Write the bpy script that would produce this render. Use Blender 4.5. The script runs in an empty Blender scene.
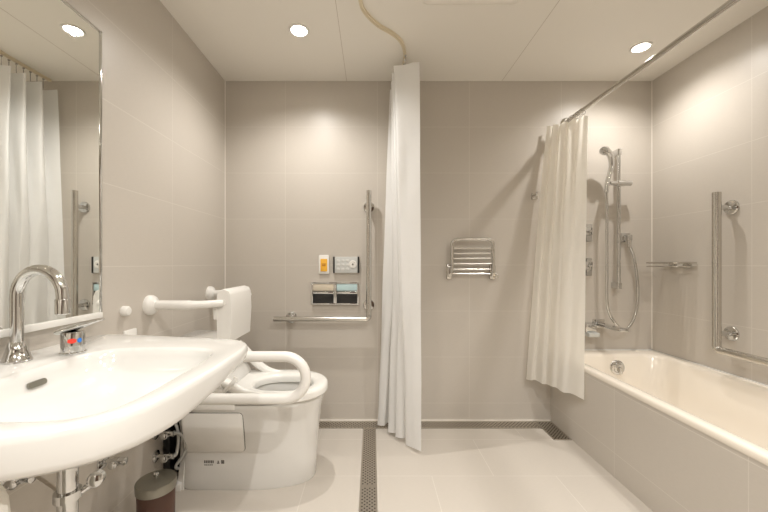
import bpy, bmesh, math, random
from mathutils import Vector, Matrix
random.seed(4)
PI = math.pi
C = bpy.context.scene.collection
V = Vector
XL, XR, YB, YF, H = -0.959, 1.826, 2.283, -1.35, 2.217
CAM = 1.03

# ------------------------------------------------------------------ materials
def mat(name, col, rough=0.4, metal=0.0, noise=0.0, nscale=60, bump=0.0, bscale=200, coat=0.0, trans=0.0, spec=0.5, sss=0.0):
    m = bpy.data.materials.new(name); m.use_nodes = True
    nt = m.node_tree; N = nt.nodes; L = nt.links
    b = N['Principled BSDF']
    b.inputs['Base Color'].default_value = (*col, 1)
    b.inputs['Roughness'].default_value = rough
    b.inputs['Metallic'].default_value = metal
    b.inputs['Coat Weight'].default_value = coat
    b.inputs['Coat Roughness'].default_value = 0.06
    b.inputs['Specular IOR Level'].default_value = spec
    b.inputs['Transmission Weight'].default_value = trans
    tc = N.new('ShaderNodeTexCoord')
    n = N.new('ShaderNodeTexNoise'); n.inputs['Scale'].default_value = nscale; n.inputs['Detail'].default_value = 3
    L.new(tc.outputs['Object'], n.inputs['Vector'])
    mr = N.new('ShaderNodeMapRange')
    mr.inputs['To Min'].default_value = max(0, rough - 0.03 - noise); mr.inputs['To Max'].default_value = min(1, rough + 0.03 + noise)
    L.new(n.outputs['Fac'], mr.inputs['Value']); L.new(mr.outputs['Result'], b.inputs['Roughness'])
    if bump:
        n2 = N.new('ShaderNodeTexNoise'); n2.inputs['Scale'].default_value = bscale; n2.inputs['Detail'].default_value = 4
        L.new(tc.outputs['Object'], n2.inputs['Vector'])
        bp = N.new('ShaderNodeBump'); bp.inputs['Strength'].default_value = bump; bp.inputs['Distance'].default_value = 0.002
        L.new(n2.outputs['Fac'], bp.inputs['Height']); L.new(bp.outputs['Normal'], b.inputs['Normal'])
    return m

def tile_mat(name, ua, va, u0, v0, w, h, c1, c2, cm, rough, offset=0.0, bump=0.25, mortar=0.0018):
    m = bpy.data.materials.new(name); m.use_nodes = True
    nt = m.node_tree; N = nt.nodes; L = nt.links; b = N['Principled BSDF']
    g = N.new('ShaderNodeNewGeometry'); s = N.new('ShaderNodeSeparateXYZ'); L.new(g.outputs['Position'], s.inputs[0])
    c = N.new('ShaderNodeCombineXYZ')
    for k, (a, o) in enumerate(((ua, u0), (va, v0))):
        md = N.new('ShaderNodeMath'); md.operation = 'SUBTRACT'; md.inputs[1].default_value = o
        L.new(s.outputs[a], md.inputs[0]); L.new(md.outputs[0], c.inputs[k])
    br = N.new('ShaderNodeTexBrick'); br.offset = offset; br.offset_frequency = 2; br.squash = 1
    br.inputs['Scale'].default_value = 1
    br.inputs['Brick Width'].default_value = w; br.inputs['Row Height'].default_value = h
    br.inputs['Mortar Size'].default_value = mortar; br.inputs['Mortar Smooth'].default_value = 0.3
    br.inputs['Color1'].default_value = (*c1, 1); br.inputs['Color2'].default_value = (*c2, 1); br.inputs['Mortar'].default_value = (*cm, 1)
    L.new(c.outputs[0], br.inputs['Vector'])
    # fine linear striation of the glaze
    mp = N.new('ShaderNodeMapping'); mp.inputs['Scale'].default_value = (12, 90, 1); L.new(c.outputs[0], mp.inputs[0])
    n = N.new('ShaderNodeTexNoise'); n.inputs['Scale'].default_value = 4; n.inputs['Detail'].default_value = 5; L.new(mp.outputs[0], n.inputs['Vector'])
    mx = N.new('ShaderNodeMix'); mx.data_type = 'RGBA'; mx.blend_type = 'MULTIPLY'; mx.inputs[0].default_value = 0.10
    L.new(br.outputs['Color'], mx.inputs[6]); L.new(n.outputs['Fac'], mx.inputs[7]); L.new(mx.outputs[2], b.inputs['Base Color'])
    ad = N.new('ShaderNodeMath'); ad.operation = 'MULTIPLY_ADD'; ad.inputs[1].default_value = -1.0
    ms = N.new('ShaderNodeMath'); ms.operation = 'MULTIPLY'; ms.inputs[1].default_value = 0.12
    L.new(n.outputs['Fac'], ms.inputs[0]); L.new(br.outputs['Fac'], ad.inputs[0]); L.new(ms.outputs[0], ad.inputs[2])
    bp = N.new('ShaderNodeBump'); bp.inputs['Strength'].default_value = bump; bp.inputs['Distance'].default_value = 0.0015
    L.new(ad.outputs[0], bp.inputs['Height']); L.new(bp.outputs['Normal'], b.inputs['Normal'])
    b.inputs['Roughness'].default_value = rough
    return m

W1, W2, WM = (0.565, 0.522, 0.465), (0.553, 0.510, 0.454), (0.64, 0.60, 0.54)
M = {}
M['wall_back'] = tile_mat('wall_tile_back', 0, 2, 0.035, 0.117, 0.6, 0.3, W1, W2, WM, 0.38)
M['wall_side'] = tile_mat('wall_tile_side', 1, 2, YB-3.6, 0.117, 0.6, 0.3, W1, W2, WM, 0.38)
M['floor'] = tile_mat('floor_tile', 0, 1, -0.611, 2.043-3.5, 0.6, 0.35, (0.61, 0.565, 0.505), (0.595, 0.55, 0.49), (0.70, 0.66, 0.60), 0.42, 0.5)
M['ceiling'] = mat('ceiling_paint', (0.80, 0.77, 0.71), 0.55, bump=0.02)
M['joint'] = mat('panel_joint_sealant', (0.52, 0.47, 0.40), 0.7)
M['caulk'] = mat('corner_sealant', (0.76, 0.72, 0.66), 0.6)
M['chrome'] = mat('polished_chrome', (0.64, 0.64, 0.63), 0.07, 1)
M['steel'] = mat('satin_stainless_steel', (0.62, 0.60, 0.56), 0.2, 1)
M['steel_dark'] = mat('brushed_grate_steel', (0.60, 0.56, 0.50), 0.32, 1, noise=0.05)
M['ceramic'] = mat('glazed_white_ceramic', (0.71, 0.70, 0.672), 0.12, coat=0.5)
M['tub'] = mat('cream_tub_enamel', (0.83, 0.77, 0.68), 0.16, coat=0.4)
M['plastic'] = mat('white_moulded_plastic', (0.78, 0.765, 0.73), 0.3)
M['plastic_grey'] = mat('light_grey_plastic', (0.55, 0.56, 0.54), 0.35)
M['seat'] = mat('white_seat_resin', (0.82, 0.81, 0.775), 0.22)
M['button_grey'] = mat('pale_grey_button', (0.63, 0.63, 0.61), 0.35)
M['black'] = mat('black_plastic', (0.012, 0.012, 0.012), 0.3)
M['lid'] = mat('dull_steel_lid', (0.30, 0.29, 0.25), 0.3, 1)
M['dark'] = mat('drain_channel_shade', (0.03, 0.027, 0.024), 0.6)  # shade inside the drain channels, put in as near-black colour
M['yellow'] = mat('amber_call_button', (0.85, 0.45, 0.04), 0.4)
M['red'] = mat('red_mark', (0.75, 0.05, 0.03), 0.4)
M['blue'] = mat('blue_mark', (0.03, 0.20, 0.65), 0.4)
M['paleblue'] = mat('pale_blue_film', (0.50, 0.66, 0.68), 0.3)
M['beige'] = mat('beige_paper', (0.62, 0.55, 0.44), 0.5)
M['brown'] = mat('brown_leatherette', (0.080, 0.034, 0.021), 0.4, bump=0.3)
M['print'] = mat('grey_print_and_shade', (0.12, 0.11, 0.10), 0.6)  # lettering, and the painted shade line around the toilet side panel
M['towel'] = mat('white_terry', (0.82, 0.80, 0.74), 0.95, bump=0.8, bscale=400)
M['hose'] = mat('braided_grey_hose', (0.45, 0.45, 0.43), 0.45, 0.3)
M['water'] = mat('bowl_water', (0.75, 0.80, 0.78), 0.02, trans=0.6)

def mirror_mat():
    m = bpy.data.materials.new('silvered_mirror'); m.use_nodes = True
    b = m.node_tree.nodes['Principled BSDF']
    b.inputs['Base Color'].default_value = (0.92, 0.93, 0.90, 1); b.inputs['Metallic'].default_value = 1; b.inputs['Roughness'].default_value = 0.0
    return m
M['mirror'] = mirror_mat()

def cloth_mat(name, col, tr, tcol):
    m = bpy.data.materials.new(name); m.use_nodes = True
    nt = m.node_tree; N = nt.nodes; L = nt.links; b = N['Principled BSDF']; out = N['Material Output']
    b.inputs['Base Color'].default_value = (*col, 1); b.inputs['Roughness'].default_value = 0.85
    t = N.new('ShaderNodeBsdfTranslucent'); t.inputs['Color'].default_value = (*tcol, 1)
    mx = N.new('ShaderNodeMixShader'); mx.inputs[0].default_value = tr
    tc = N.new('ShaderNodeTexCoord')
    n = N.new('ShaderNodeTexNoise'); n.inputs['Scale'].default_value = 9; n.inputs['Detail'].default_value = 3
    L.new(tc.outputs['Object'], n.inputs['Vector'])
    bp = N.new('ShaderNodeBump'); bp.inputs['Strength'].default_value = 0.25; bp.inputs['Distance'].default_value = 0.02
    L.new(n.outputs['Fac'], bp.inputs['Height']); L.new(bp.outputs['Normal'], b.inputs['Normal']); L.new(bp.outputs['Normal'], t.inputs['Normal'])
    L.new(b.outputs[0], mx.inputs[1]); L.new(t.outputs[0], mx.inputs[2]); L.new(mx.outputs[0], out.inputs[0])
    return m
M['curtain'] = cloth_mat('white_partition_fabric', (0.86, 0.86, 0.85), 0.25, (0.85, 0.85, 0.84))
M['curtain_warm'] = cloth_mat('ivory_shower_fabric', (0.93, 0.915, 0.87), 0.5, (0.97, 0.935, 0.85))

def emit_mat(name, col, s):
    m = bpy.data.materials.new(name); m.use_nodes = True
    b = m.node_tree.nodes['Principled BSDF']
    b.inputs['Base Color'].default_value = (*col, 1)
    b.inputs['Emission Color'].default_value = (*col, 1); b.inputs['Emission Strength'].default_value = s
    return m
M['lamp'] = emit_mat('lit_lamp', (1.0, 0.95, 0.86), 30)

# ------------------------------------------------------------------ geometry helpers
def NB(): return bmesh.new()

def box(bm, lo, hi, bevel=0.0, seg=2):
    lo, hi = V(lo), V(hi); c = (lo+hi)/2; s = hi-lo
    r = bmesh.ops.create_cube(bm, size=1.0)
    for v in r['verts']: v.co = V((v.co.x*s.x, v.co.y*s.y, v.co.z*s.z)) + c
    if bevel:
        es = set(e for v in r['verts'] for e in v.link_edges)
        bmesh.ops.bevel(bm, geom=list(es), offset=bevel, segments=seg, profile=0.5, affect='EDGES')

def frame_at(t, up=None):
    t = t.normalized()
    a = V((0, 0, 1)) if abs(t.z) < 0.9 else V((1, 0, 0))
    n = t.cross(a).normalized(); b = t.cross(n).normalized()
    return n, b

def tube(bm, pts, r, seg=14, cap=True):
    pts = [V(p) for p in pts]; n = len(pts)
    rs = r if isinstance(r, (list, tuple)) else [r]*n
    rings = []; prev = None
    for i, p in enumerate(pts):
        t = (pts[min(i+1, n-1)] - pts[max(i-1, 0)])
        t.normalize()
        if prev is None: a, b = frame_at(t)
        else:
            a = prev - t*prev.dot(t)
            a = a.normalized() if a.length > 1e-6 else frame_at(t)[0]
            b = t.cross(a).normalized()
        prev = a
        rings.append([bm.verts.new(p + (a*math.cos(2*PI*k/seg) + b*math.sin(2*PI*k/seg))*rs[i]) for k in range(seg)])
    for A, B in zip(rings, rings[1:]):
        for k in range(seg): bm.faces.new((A[k], A[(k+1) % seg], B[(k+1) % seg], B[k]))
    if cap:
        bm.faces.new(rings[0][::-1]); bm.faces.new(rings[-1])

def bend(pts, rad, n=7):
    """polyline with its corners rounded"""
    pts = [V(p) for p in pts]; out = [pts[0]]
    for i in range(1, len(pts)-1):
        p = pts[i]; a = (pts[i-1]-p); b = (pts[i+1]-p)
        rr = rad[i-1] if isinstance(rad, (list, tuple)) else rad
        ang = a.angle(b); d = min(rr/math.tan(ang/2), a.length*0.499, b.length*0.499)
        A = p+a.normalized()*d; B = p+b.normalized()*d
        ctr_r = d*math.tan(ang/2)
        cdir = (a.normalized()+b.normalized()).normalized(); ctr = p + cdir*(ctr_r/math.sin(ang/2))
        va, vb = A-ctr, B-ctr; th = va.angle(vb)
        for k in range(n+1):
            t = k/n; out.append(ctr + (va*math.sin((1-t)*th)+vb*math.sin(t*th))/math.sin(th))
    out.append(pts[-1]); return out

def spline(pts, n=8):
    pts = [V(p) for p in pts]; out = []
    P = [pts[0]*2-pts[1]] + pts + [pts[-1]*2-pts[-2]]
    for i in range(1, len(P)-2):
        for k in range(n):
            t = k/n; a, b, c, d = P[i-1], P[i], P[i+1], P[i+2]
            out.append(0.5*((2*b)+(c-a)*t+(2*a-5*b+4*c-d)*t*t+(3*b-a-3*c+d)*t**3))
    out.append(pts[-1]); return out

def lathe(bm, org, axis, prof, seg=28):
    """prof: (distance along axis, radius)"""
    org, axis = V(org), V(axis).normalized(); a, b = frame_at(axis); rings = []
    for d, r in prof:
        if r < 1e-5: rings.append([bm.verts.new(org+axis*d)])
        else: rings.append([bm.verts.new(org+axis*d+(a*math.cos(2*PI*k/seg)+b*math.sin(2*PI*k/seg))*r) for k in range(seg)])
    for A, B in zip(rings, rings[1:]):
        for k in range(seg):
            k2 = (k+1) % seg
            f = [A[k] if len(A) > 1 else A[0]]
            if len(A) > 1: f.append(A[k2])
            if len(B) > 1: f += [B[k2], B[k]]
            else: f.append(B[0])
            if len(f) > 2: bm.faces.new(f)
    if len(rings[0]) > 1: bm.faces.new(rings[0][::-1])
    if len(rings[-1]) > 1: bm.faces.new(rings[-1])

def loft(bm, rings, cap0=True, cap1=True):
    R = [[bm.verts.new(p) for p in r] for r in rings]; n = len(R[0])
    for A, B in zip(R, R[1:]):
        for k in range(n): bm.faces.new((A[k], A[(k+1) % n], B[(k+1) % n], B[k]))
    if cap0: bm.faces.new(R[0][::-1])
    if cap1: bm.faces.new(R[-1])

def rrect(cx, cy, w, h, r, n=5):
    out = []
    for sx, sy, a0 in ((1, 1, 0), (-1, 1, PI/2), (-1, -1, PI), (1, -1, 1.5*PI)):
        for k in range(n+1):
            a = a0+PI/2*k/n
            out.append((cx+sx*(w/2-r)+r*math.cos(a), cy+sy*(h/2-r)+r*math.sin(a)))
    return out

def plate(bm, c, w, h, t, r, mapf, soft=0.0):
    """rounded plate: mapf(u, v, depth) -> world point"""
    u, v = c; s = soft
    rings = []
    for d, k in ((0, 0), (t-s, 0), (t-s*0.3, s*0.3), (t, s)) if s else ((0, 0), (t, 0)):
        rings.append([mapf(a, b, d) for a, b in rrect(u, v, w-2*k, h-2*k, max(r-k, 0.0005))])
    loft(bm, rings)

back = lambda u, v, d: V((u, YB-d, v))                 # plates on the back wall (u = x, v = z)
left = lambda u, v, d: V((XL+d, u, v))                 # on the left wall (u = y)
right = lambda u, v, d: V((XR-d, u, v))

# ------------------------------------------------------------------ object helpers
def world_loc(o):
    l = V((0, 0, 0))
    while o: l += o.location; o = o.parent
    return l

def obj(name, bm, m, parent=None, smooth=35, loc=None, label=None, mods=None):
    """link a mesh; the bmesh is in world coordinates"""
    bmesh.ops.recalc_face_normals(bm, faces=bm.faces[:])
    me = bpy.data.meshes.new(name)
    o = bpy.data.objects.new(name, me); C.objects.link(o)
    if parent:
        o.parent = parent; off = world_loc(parent)
    else:
        if loc is None:
            xs = [v.co for v in bm.verts]
            loc = ((min(v.x for v in xs)+max(v.x for v in xs))/2, (min(v.y for v in xs)+max(v.y for v in xs))/2, min(v.z for v in xs))
        o.location = loc; off = V(loc)
    for v in bm.verts: v.co -= off
    if smooth:
        a = math.radians(smooth)
        for f in bm.faces: f.smooth = True
        for e in bm.edges:
            if len(e.link_faces) == 2 and e.calc_face_angle(0) > a: e.smooth = False
    bm.to_mesh(me); bm.free()
    me.materials.append(M[m] if isinstance(m, str) else m)
    if label: o['label'] = label
    return o

def tag(o, label, cat, group=None):
    o['label'] = label; o['category'] = cat
    if group: o['group'] = group
    return o

def thing(name, label, cat, loc, group=None):
    o = bpy.data.objects.new(name, None); C.objects.link(o); o.location = loc; o.empty_display_size = 0.05
    return tag(o, label, cat, group)

def struct(name, bm, m, smooth=0):
    o = obj(name, bm, m, smooth=smooth); o['kind'] = 'structure'; return o

# ------------------------------------------------------------------ room shell
T = 0.1
b = NB(); box(b, (XL-T, YF-T, -T), (XR+T, YB+T, 0)); struct('floor', b, 'floor')
b = NB(); box(b, (XL-T, YF-T, H), (XR+T, YB+T, H+T)); struct('ceiling', b, 'ceiling')
b = NB(); box(b, (XL-T, YB, 0), (XR+T, YB+T, H)); struct('wall_back', b, 'wall_back')
b = NB(); box(b, (XL-T, YF, 0), (XL, YB, H)); struct('wall_left', b, 'wall_side')
b = NB(); box(b, (XR, YF, 0), (XR+T, YB, H)); struct('wall_right', b, 'wall_side')
b = NB(); box(b, (XL-T, YF-T, 0), (XR+T, YF, H)); struct('wall_front', b, 'wall_back')
b = NB(); box(b, (XL, YB-0.005, 0), (XL+0.005, YB, H)); struct('trim_1', b, 'caulk')
b = NB(); box(b, (XR-0.004, YB-0.004, 0.47), (XR, YB, H)); struct('trim_2', b, 'caulk')
for i, x in enumerate((-0.165, 0.847)):
    b = NB(); box(b, (x-0.0012, YF, H-0.0007), (x+0.0012, YB, H)); struct('trim_%d' % (i+3), b, 'joint')
b = NB(); box(b, (XL, YB-0.011, 0), (1.16, YB, 0.010)); struct('trim_5', b, 'caulk')
# tiled tub surround (apron)
APX = 1.165
b = NB(); box(b, (APX, 0.62, 0), (APX+0.025, YB, 0.432)); struct('wall_tub', b, 'wall_side')

b = NB()
box(b, (0.0, YF, 0), (0.9, YF+0.02, 2.0), 0.002); struct('added_door_1', b, mat('added_dark_door', (0.07, 0.04, 0.025), 0.35))  # unseen dark door, added to give the chrome dark reflections
b = NB()
box(b, (-0.05, YF, 0), (-0.001, YF+0.03, 2.05), 0.003); box(b, (0.901, YF, 0), (0.95, YF+0.03, 2.05), 0.003); box(b, (-0.001, YF, 2.001), (0.901, YF+0.03, 2.05), 0.003); struct('trim_6', b, 'steel')  # frame of the added door
# ceiling hatch
h = thing('ceiling_hatch', 'cream rounded-corner access hatch in the ceiling between the curtain tracks', 'hatch', (0.445, 1.385, H-0.003))
b = NB()
outer = [V((x, y, 0)) for x, y in rrect(0.445, 1.385, 0.45, 0.45, 0.03)]; inner = [V((x, y, 0)) for x, y in rrect(0.445, 1.385, 0.435, 0.435, 0.024)]
Z = lambda P, z: [V((p.x, p.y, z)) for p in P]
loft(b, [Z(outer, H), Z(outer, H-0.003), Z(inner, H-0.003), Z(inner, H)], False, False)
obj('frame', b, 'ceiling', h)
b = NB(); loft(b, [[V((x, y, z)) for x, y in rrect(0.445, 1.385, 0.429, 0.429, 0.021)] for z in (H, H-0.0015)]); obj('panel', b, 'ceiling', h)

# ------------------------------------------------------------------ downlights
def downlight(x, y, label, power, spot=2.6, first=[None]):
    t = thing('downlight', label, 'ceiling light', (x, y, H-0.006), 'recessed ceiling downlights')
    if first[0] is None:
        b = NB(); lathe(b, (x, y, H-0.006), (0, 0, 1), [(0.006, 0.052), (0.002, 0.052), (0, 0.049), (0, 0.041), (0.004, 0.038), (0.0055, 0.036)], 36)
        # open ring: drop caps
        obj('trim_ring', b, 'plastic', t)
        b = NB(); lathe(b, (x, y, H-0.0062), (0, 0, 1), [(0.0, 0.0), (0.0005, 0.028), (0.004, 0.036)], 32); obj('lens', b, 'lamp', t)
        first[0] = t
    else:
        for ch in first[0].children:
            if ch.type == 'MESH':
                c = ch.copy(); C.objects.link(c); c.parent = t
    ld = bpy.data.lights.new('downlight_lamp', 'SPOT'); ld.energy = power; ld.color = (1.0, 0.965, 0.92)
    ld.spot_size = spot; ld.spot_blend = 0.9; ld.shadow_soft_size = 0.010
    lo = bpy.data.objects.new('bulb', ld); C.objects.link(lo); lo.parent = t; lo.location = (0, 0, -0.010)
    return t
PW = 22; PF = 40
downlight(-0.372, 1.783, 'lit downlight in the ceiling above the toilet', PW*0.95)
downlight(1.478, 1.924, 'lit downlight in the ceiling above the bathtub', PW*0.62)
downlight(-0.40, 0.45, 'added unseen fill light in a downlight fitting over the washbasin', 8)  # this and the three below are added fill lights, out of view
downlight(0.55, 0.2, 'added unseen fill light in a downlight fitting over the open floor', 38)
downlight(1.35, 0.3, 'added unseen fill light in a downlight fitting over the near end of the bathtub', 30)
downlight(0.0, -0.8, 'added unseen fill light in a downlight fitting over the entrance end of the room', 60)

# ------------------------------------------------------------------ mirror
MY1, MY0, MZ0, MZ1 = 1.220, -0.35, 0.846, 1.834
t = thing('wall_mirror', 'large rectangular frameless-look mirror with thin chrome edge above the washbasin', 'mirror', (XL, (MY0+MY1)/2, MZ0))
b = NB(); box(b, (XL, MY0, MZ0+0.012), (XL+0.012, MY1-0.002, MZ1-0.002)); obj('mirror_glass', b, 'mirror', t, smooth=0)
b = NB()
box(b, (XL, MY1-0.002, MZ0), (XL+0.016, MY1+0.004, MZ1+0.004), 0.001)
box(b, (XL, MY0-0.004, MZ1-0.002), (XL+0.016, MY1+0.004, MZ1+0.004), 0.001)
obj('edge_frame', b, 'chrome', t)
b = NB(); box(b, (XL, MY0, MZ0-0.006), (XL+0.02, MY1+0.002, MZ0+0.013), 0.002); obj('bottom_rail', b, 'plastic', t)

# ------------------------------------------------------------------ washbasin
def sgnp(v, p): return math.copysign(abs(v)**p, v)
def outer_ring(s, zf, n=96):
    cx, a = (XL+0.001-0.37)/2, (-0.37-XL-0.001)/2; cy = 0.83; out = []
    for k in range(n):
        th = 2*PI*k/n; c_, s_ = math.cos(th), math.sin(th)
        nn_ = (6.5 if s_ > 0 else 4.6) if c_ > 0 else 10
        ux, uy = sgnp(c_, 2/nn_), sgnp(s_, 2/nn_)
        q = (ux+1)/2
        hw = 0.415*(1-q)+0.305*q
        x = cx + a*ux - 0.022*max(0, -uy)*q
        y = cy + hw*uy
        if s < 1:
            x = max(XL+0.001, cx+(x-cx)*s) if ux > -0.9 else x
            y = cy+(y-cy)*s
        out.append(V((x, y, zf(y))))
    return out
def inner_ring(s, z, n=96, dx=0.0):
    cx, a, cy, bb = -0.612, 0.178, 0.79, 0.232; out = []
    for k in range(n):
        th = 2*PI*k/n; c_, s_ = math.cos(th), math.sin(th)
        ux, uy = sgnp(c_, 2/4.4), sgnp(s_, 2/4.4)
        out.append(V((cx+dx+a*s*ux, cy+bb*s*uy, z)))
    return out
zb = lambda y: 0.748 - 0.036*min(1, max(0, (1.12-y)/0.42))
DZ = 0.782
wb = thing('washbasin', 'wide white ceramic wall-hung washbasin with a rounded front corner under the mirror', 'sink', (-0.66, 0.83, 0.60))
b = NB()
loft(b, [inner_ring(0.12, 0.640), inner_ring(0.5, 0.650), inner_ring(0.8, 0.684), inner_ring(0.95, 0.703), inner_ring(1.1, 0.718),
         outer_ring(0.93, lambda y: zb(y)+0.004), outer_ring(0.975, lambda y: zb(y)), outer_ring(0.992, lambda y: zb(y)+0.006), outer_ring(1.0, lambda y: zb(y)+0.016),
         outer_ring(1.0, lambda y: DZ-0.016), outer_ring(0.995, lambda y: DZ-0.006), outer_ring(0.982, lambda y: DZ-0.001), outer_ring(0.965, lambda y: DZ),
         inner_ring(1.06, DZ-0.001), inner_ring(1.025, DZ-0.003), inner_ring(1.005, DZ-0.009), inner_ring(0.985, DZ-0.022), inner_ring(0.955, DZ-0.042), inner_ring(0.88, DZ-0.064),
         inner_ring(0.72, DZ-0.082), inner_ring(0.5, DZ-0.100), inner_ring(0.14, DZ-0.112)])
obj('basin', b, 'ceramic', wb, smooth=60)
b = NB()
lathe(b, (-0.612, 0.79, DZ-0.113), (0, 0, 1), [(0, 0.028), (0.004, 0.027), (0.005, 0.02), (0.003, 0.012), (0.003, 0)]); obj('drain_fitting', b, 'chrome', wb)
b = NB()
ofm = lambda u, v, d: V((-0.781-(v-0.748)*0.25+d, u, v))
plate(b, (0.815, 0.750), 0.046, 0.013, 0.004, 0.006, ofm); obj('overflow_slot', b, 'lid', wb)

# spout
sx, sy = -0.897, 0.884
t = thing('basin_faucet', 'tall chrome gooseneck spout standing on the washbasin deck', 'faucet', (sx, sy, DZ))
b = NB(); lathe(b, (sx, sy, DZ), (0, 0, 1), [(0, 0.030), (0.004, 0.030), (0.006, 0.028), (0.03, 0.0215), (0.048, 0.016), (0.05, 0.0135)]); obj('base', b, 'chrome', t)
b = NB()
dr = V((0.93, -0.12, 0)).normalized()
R0 = 0.066; pts = [V((sx, sy, DZ+0.048)), V((sx, sy, DZ+0.165))]
for k in range(1, 19):
    a = PI - (PI*1.0)*k/18
    pts.append(V((sx, sy, DZ+0.165)) + dr*(R0+R0*math.cos(a)) + V((0, 0, R0*math.sin(a))))
pts.append(pts[-1]-V((0, 0, 0.01)))
tube(b, pts, 0.0135, 20); obj('spout', b, 'chrome', t)
b = NB(); lathe(b, pts[-1]+V((0, 0, 0.004)), (0, 0, -1), [(0, 0.0145), (0.002, 0.0155), (0.036, 0.0155), (0.038, 0.014), (0.038, 0.008), (0.03, 0.0)]); obj('nozzle', b, 'chrome', t)
# mixer
mx, my = -0.826, 0.967
t = thing('mixer_valve', 'short chrome mixer with flat slanted lever and red and blue marks beside the spout', 'faucet', (mx, my, DZ))
b = NB(); lathe(b, (mx, my, DZ), (0, 0, 1), [(0, 0.029), (0.003, 0.030), (0.006, 0.027), (0.055, 0.027), (0.060, 0.025)], 36); obj('body', b, 'chrome', t)
b = NB()
lv = []
for q, w, th in ((-0.033, 0.022, 0.012), (-0.028, 0.027, 0.018), (0.02, 0.028, 0.017), (0.04, 0.02, 0.010), (0.066, 0.013, 0.006), (0.078, 0.010, 0.005), (0.080, 0.006, 0.003)):
    c0 = V((mx+q*0.92, my+q*0.15, DZ+0.068+q*0.28))
    lv.append([c0+V((0, w*math.cos(a), th*0.5*math.sin(a))) for a in [2*PI*k/16 for k in range(16)]])
loft(b, lv); obj('lever', b, 'chrome', t)
def cylpatch(b, a0, a1, z0, z1, r):
    n = 8; top = []; bot = []
    for k in range(n+1):
        a = a0+(a1-a0)*k/n; q = math.sin(PI*(k+0.6)/(n+1.2))**0.4
        zc, hh = (z0+z1)/2, (z1-z0)/2*q
        top.append(V((mx+r*math.cos(a), my+r*math.sin(a), zc+hh))); bot.append(V((mx+r*math.cos(a), my+r*math.sin(a), zc-hh)))
    loft(b, [bot, top], False, False)
def patch(name, a0, a1, m):
    b = NB(); n = 8; P = []
    for r in (0.0268, 0.0276):
        ring = []
        for k in range(n+1):
            a = a0+(a1-a0)*k/n; q = 0.4+0.6*math.sin(PI*(k+0.6)/(n+1.2)); ring.append(V((mx+r*math.cos(a), my+r*math.sin(a), DZ+0.037+0.0065*q)))
        for k in range(n, -1, -1):
            a = a0+(a1-a0)*k/n; q = 0.4+0.6*math.sin(PI*(k+0.6)/(n+1.2)); ring.append(V((mx+r*math.cos(a), my+r*math.sin(a), DZ+0.037-0.0065*q)))
        P.append(ring)
    loft(b, P); obj(name, b, m, t)
patch('hot_mark', -1.30, -0.60, 'red'); patch('cold_mark', -0.52, -0.15, 'blue')

# drain pipe and trap
px_, py_ = -0.665, 0.765
t = thing('basin_trap', 'vertical chrome waste pipe with curved trap below the washbasin', 'drain pipe', (px_, py_, 0.25))
b = NB(); tube(b, [(px_, py_, 0.648), (px_, py_, 0.36)], 0.0185, 20); obj('tailpiece', b, 'chrome', t)
b = NB(); lathe(b, (px_, py_, 0.40), (0, 0, -1), [(0, 0.024), (0.004, 0.027), (0.04, 0.027), (0.044, 0.023)]); obj('slip_nut', b, 'chrome', t)
b = NB()
P = bend([(px_, py_, 0.37), (px_, py_, 0.24), (-0.79, py_+0.045, 0.24), (-0.79, py_+0.045, 0.405), (-0.87, py_+0.07, 0.405), (XL+0.005, py_+0.095, 0.405)], 0.045, 8)
tube(b, P, 0.017, 18); obj('trap_bend', b, 'chrome', t)
b = NB(); lathe(b, (XL, py_+0.095, 0.405), (1, 0, 0), [(0, 0.042), (0.006, 0.040), (0.014, 0.024), (0.016, 0.018)]); obj('wall_flange', b, 'chrome', t)
# bracket clamp with pop-up linkage
t = thing('pipe_clamp', 'chrome clamp with side knob around the washbasin waste pipe', 'clamp', (px_, py_, 0.515))
b = NB(); lathe(b, (px_, py_, 0.515), (0, 0, 1), [(0, 0.0186), (0, 0.025), (0.018, 0.025), (0.018, 0.0186)], 28); obj('collar', b, 'chrome', t)
b = NB(); tube(b, [(px_+0.02, py_+0.012, 0.524), (px_+0.045, py_+0.03, 0.542)], 0.007); lathe(b, (px_+0.04, py_+0.028, 0.542), (0.4, -1, 0.2), [(-0.012, 0.012), (-0.01, 0.016), (0.01, 0.016), (0.014, 0.01)]); obj('knob', b, 'chrome', t)
b = NB(); tube(b, spline([(px_-0.02, py_+0.005, 0.525), (-0.80, 0.84, 0.515), (XL+0.004, 0.93, 0.50)], 6), 0.004, 8); obj('pull_rod', b, 'steel_dark', t)

# shut-off valves
def stop_valve(y, z, label, hosepts=None, out=0.07):
    t = thing('shutoff_valve', label, 'valve', (XL, y, z), 'chrome shut-off valves on the left wall')
    b = NB(); lathe(b, (XL, y, z), (1, 0, 0), [(0, 0.026), (0.005, 0.025), (0.012, 0.014), (0.012, 0.0)]); obj('wall_flange', b, 'chrome', t)
    b = NB(); tube(b, [(XL+0.008, y, z), (XL+out, y, z)], 0.008)
    lathe(b, (XL+out*0.55, y, z), (1, 0, 0), [(0, 0.011), (0.002, 0.014), (0.022, 0.014), (0.024, 0.011)], 6)
    lathe(b, (XL+out, y, z), (1, 0, 0), [(-0.01, 0.012), (0.012, 0.013), (0.014, 0.009)], 16); obj('valve_body', b, 'chrome', t)
    b = NB(); lathe(b, (XL+out*0.7, y, z), (0.2, -1, 0), [(0.008, 0.006), (0.02, 0.006), (0.022, 0.014), (0.030, 0.014), (0.032, 0.011)], 12); obj('handle', b, 'chrome', t)
    if hosepts:
        b = NB(); tube(b, spline(hosepts), 0.0065, 10); obj('supply_hose', b, 'hose', t, label='grey flexible hose')
    return t
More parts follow.
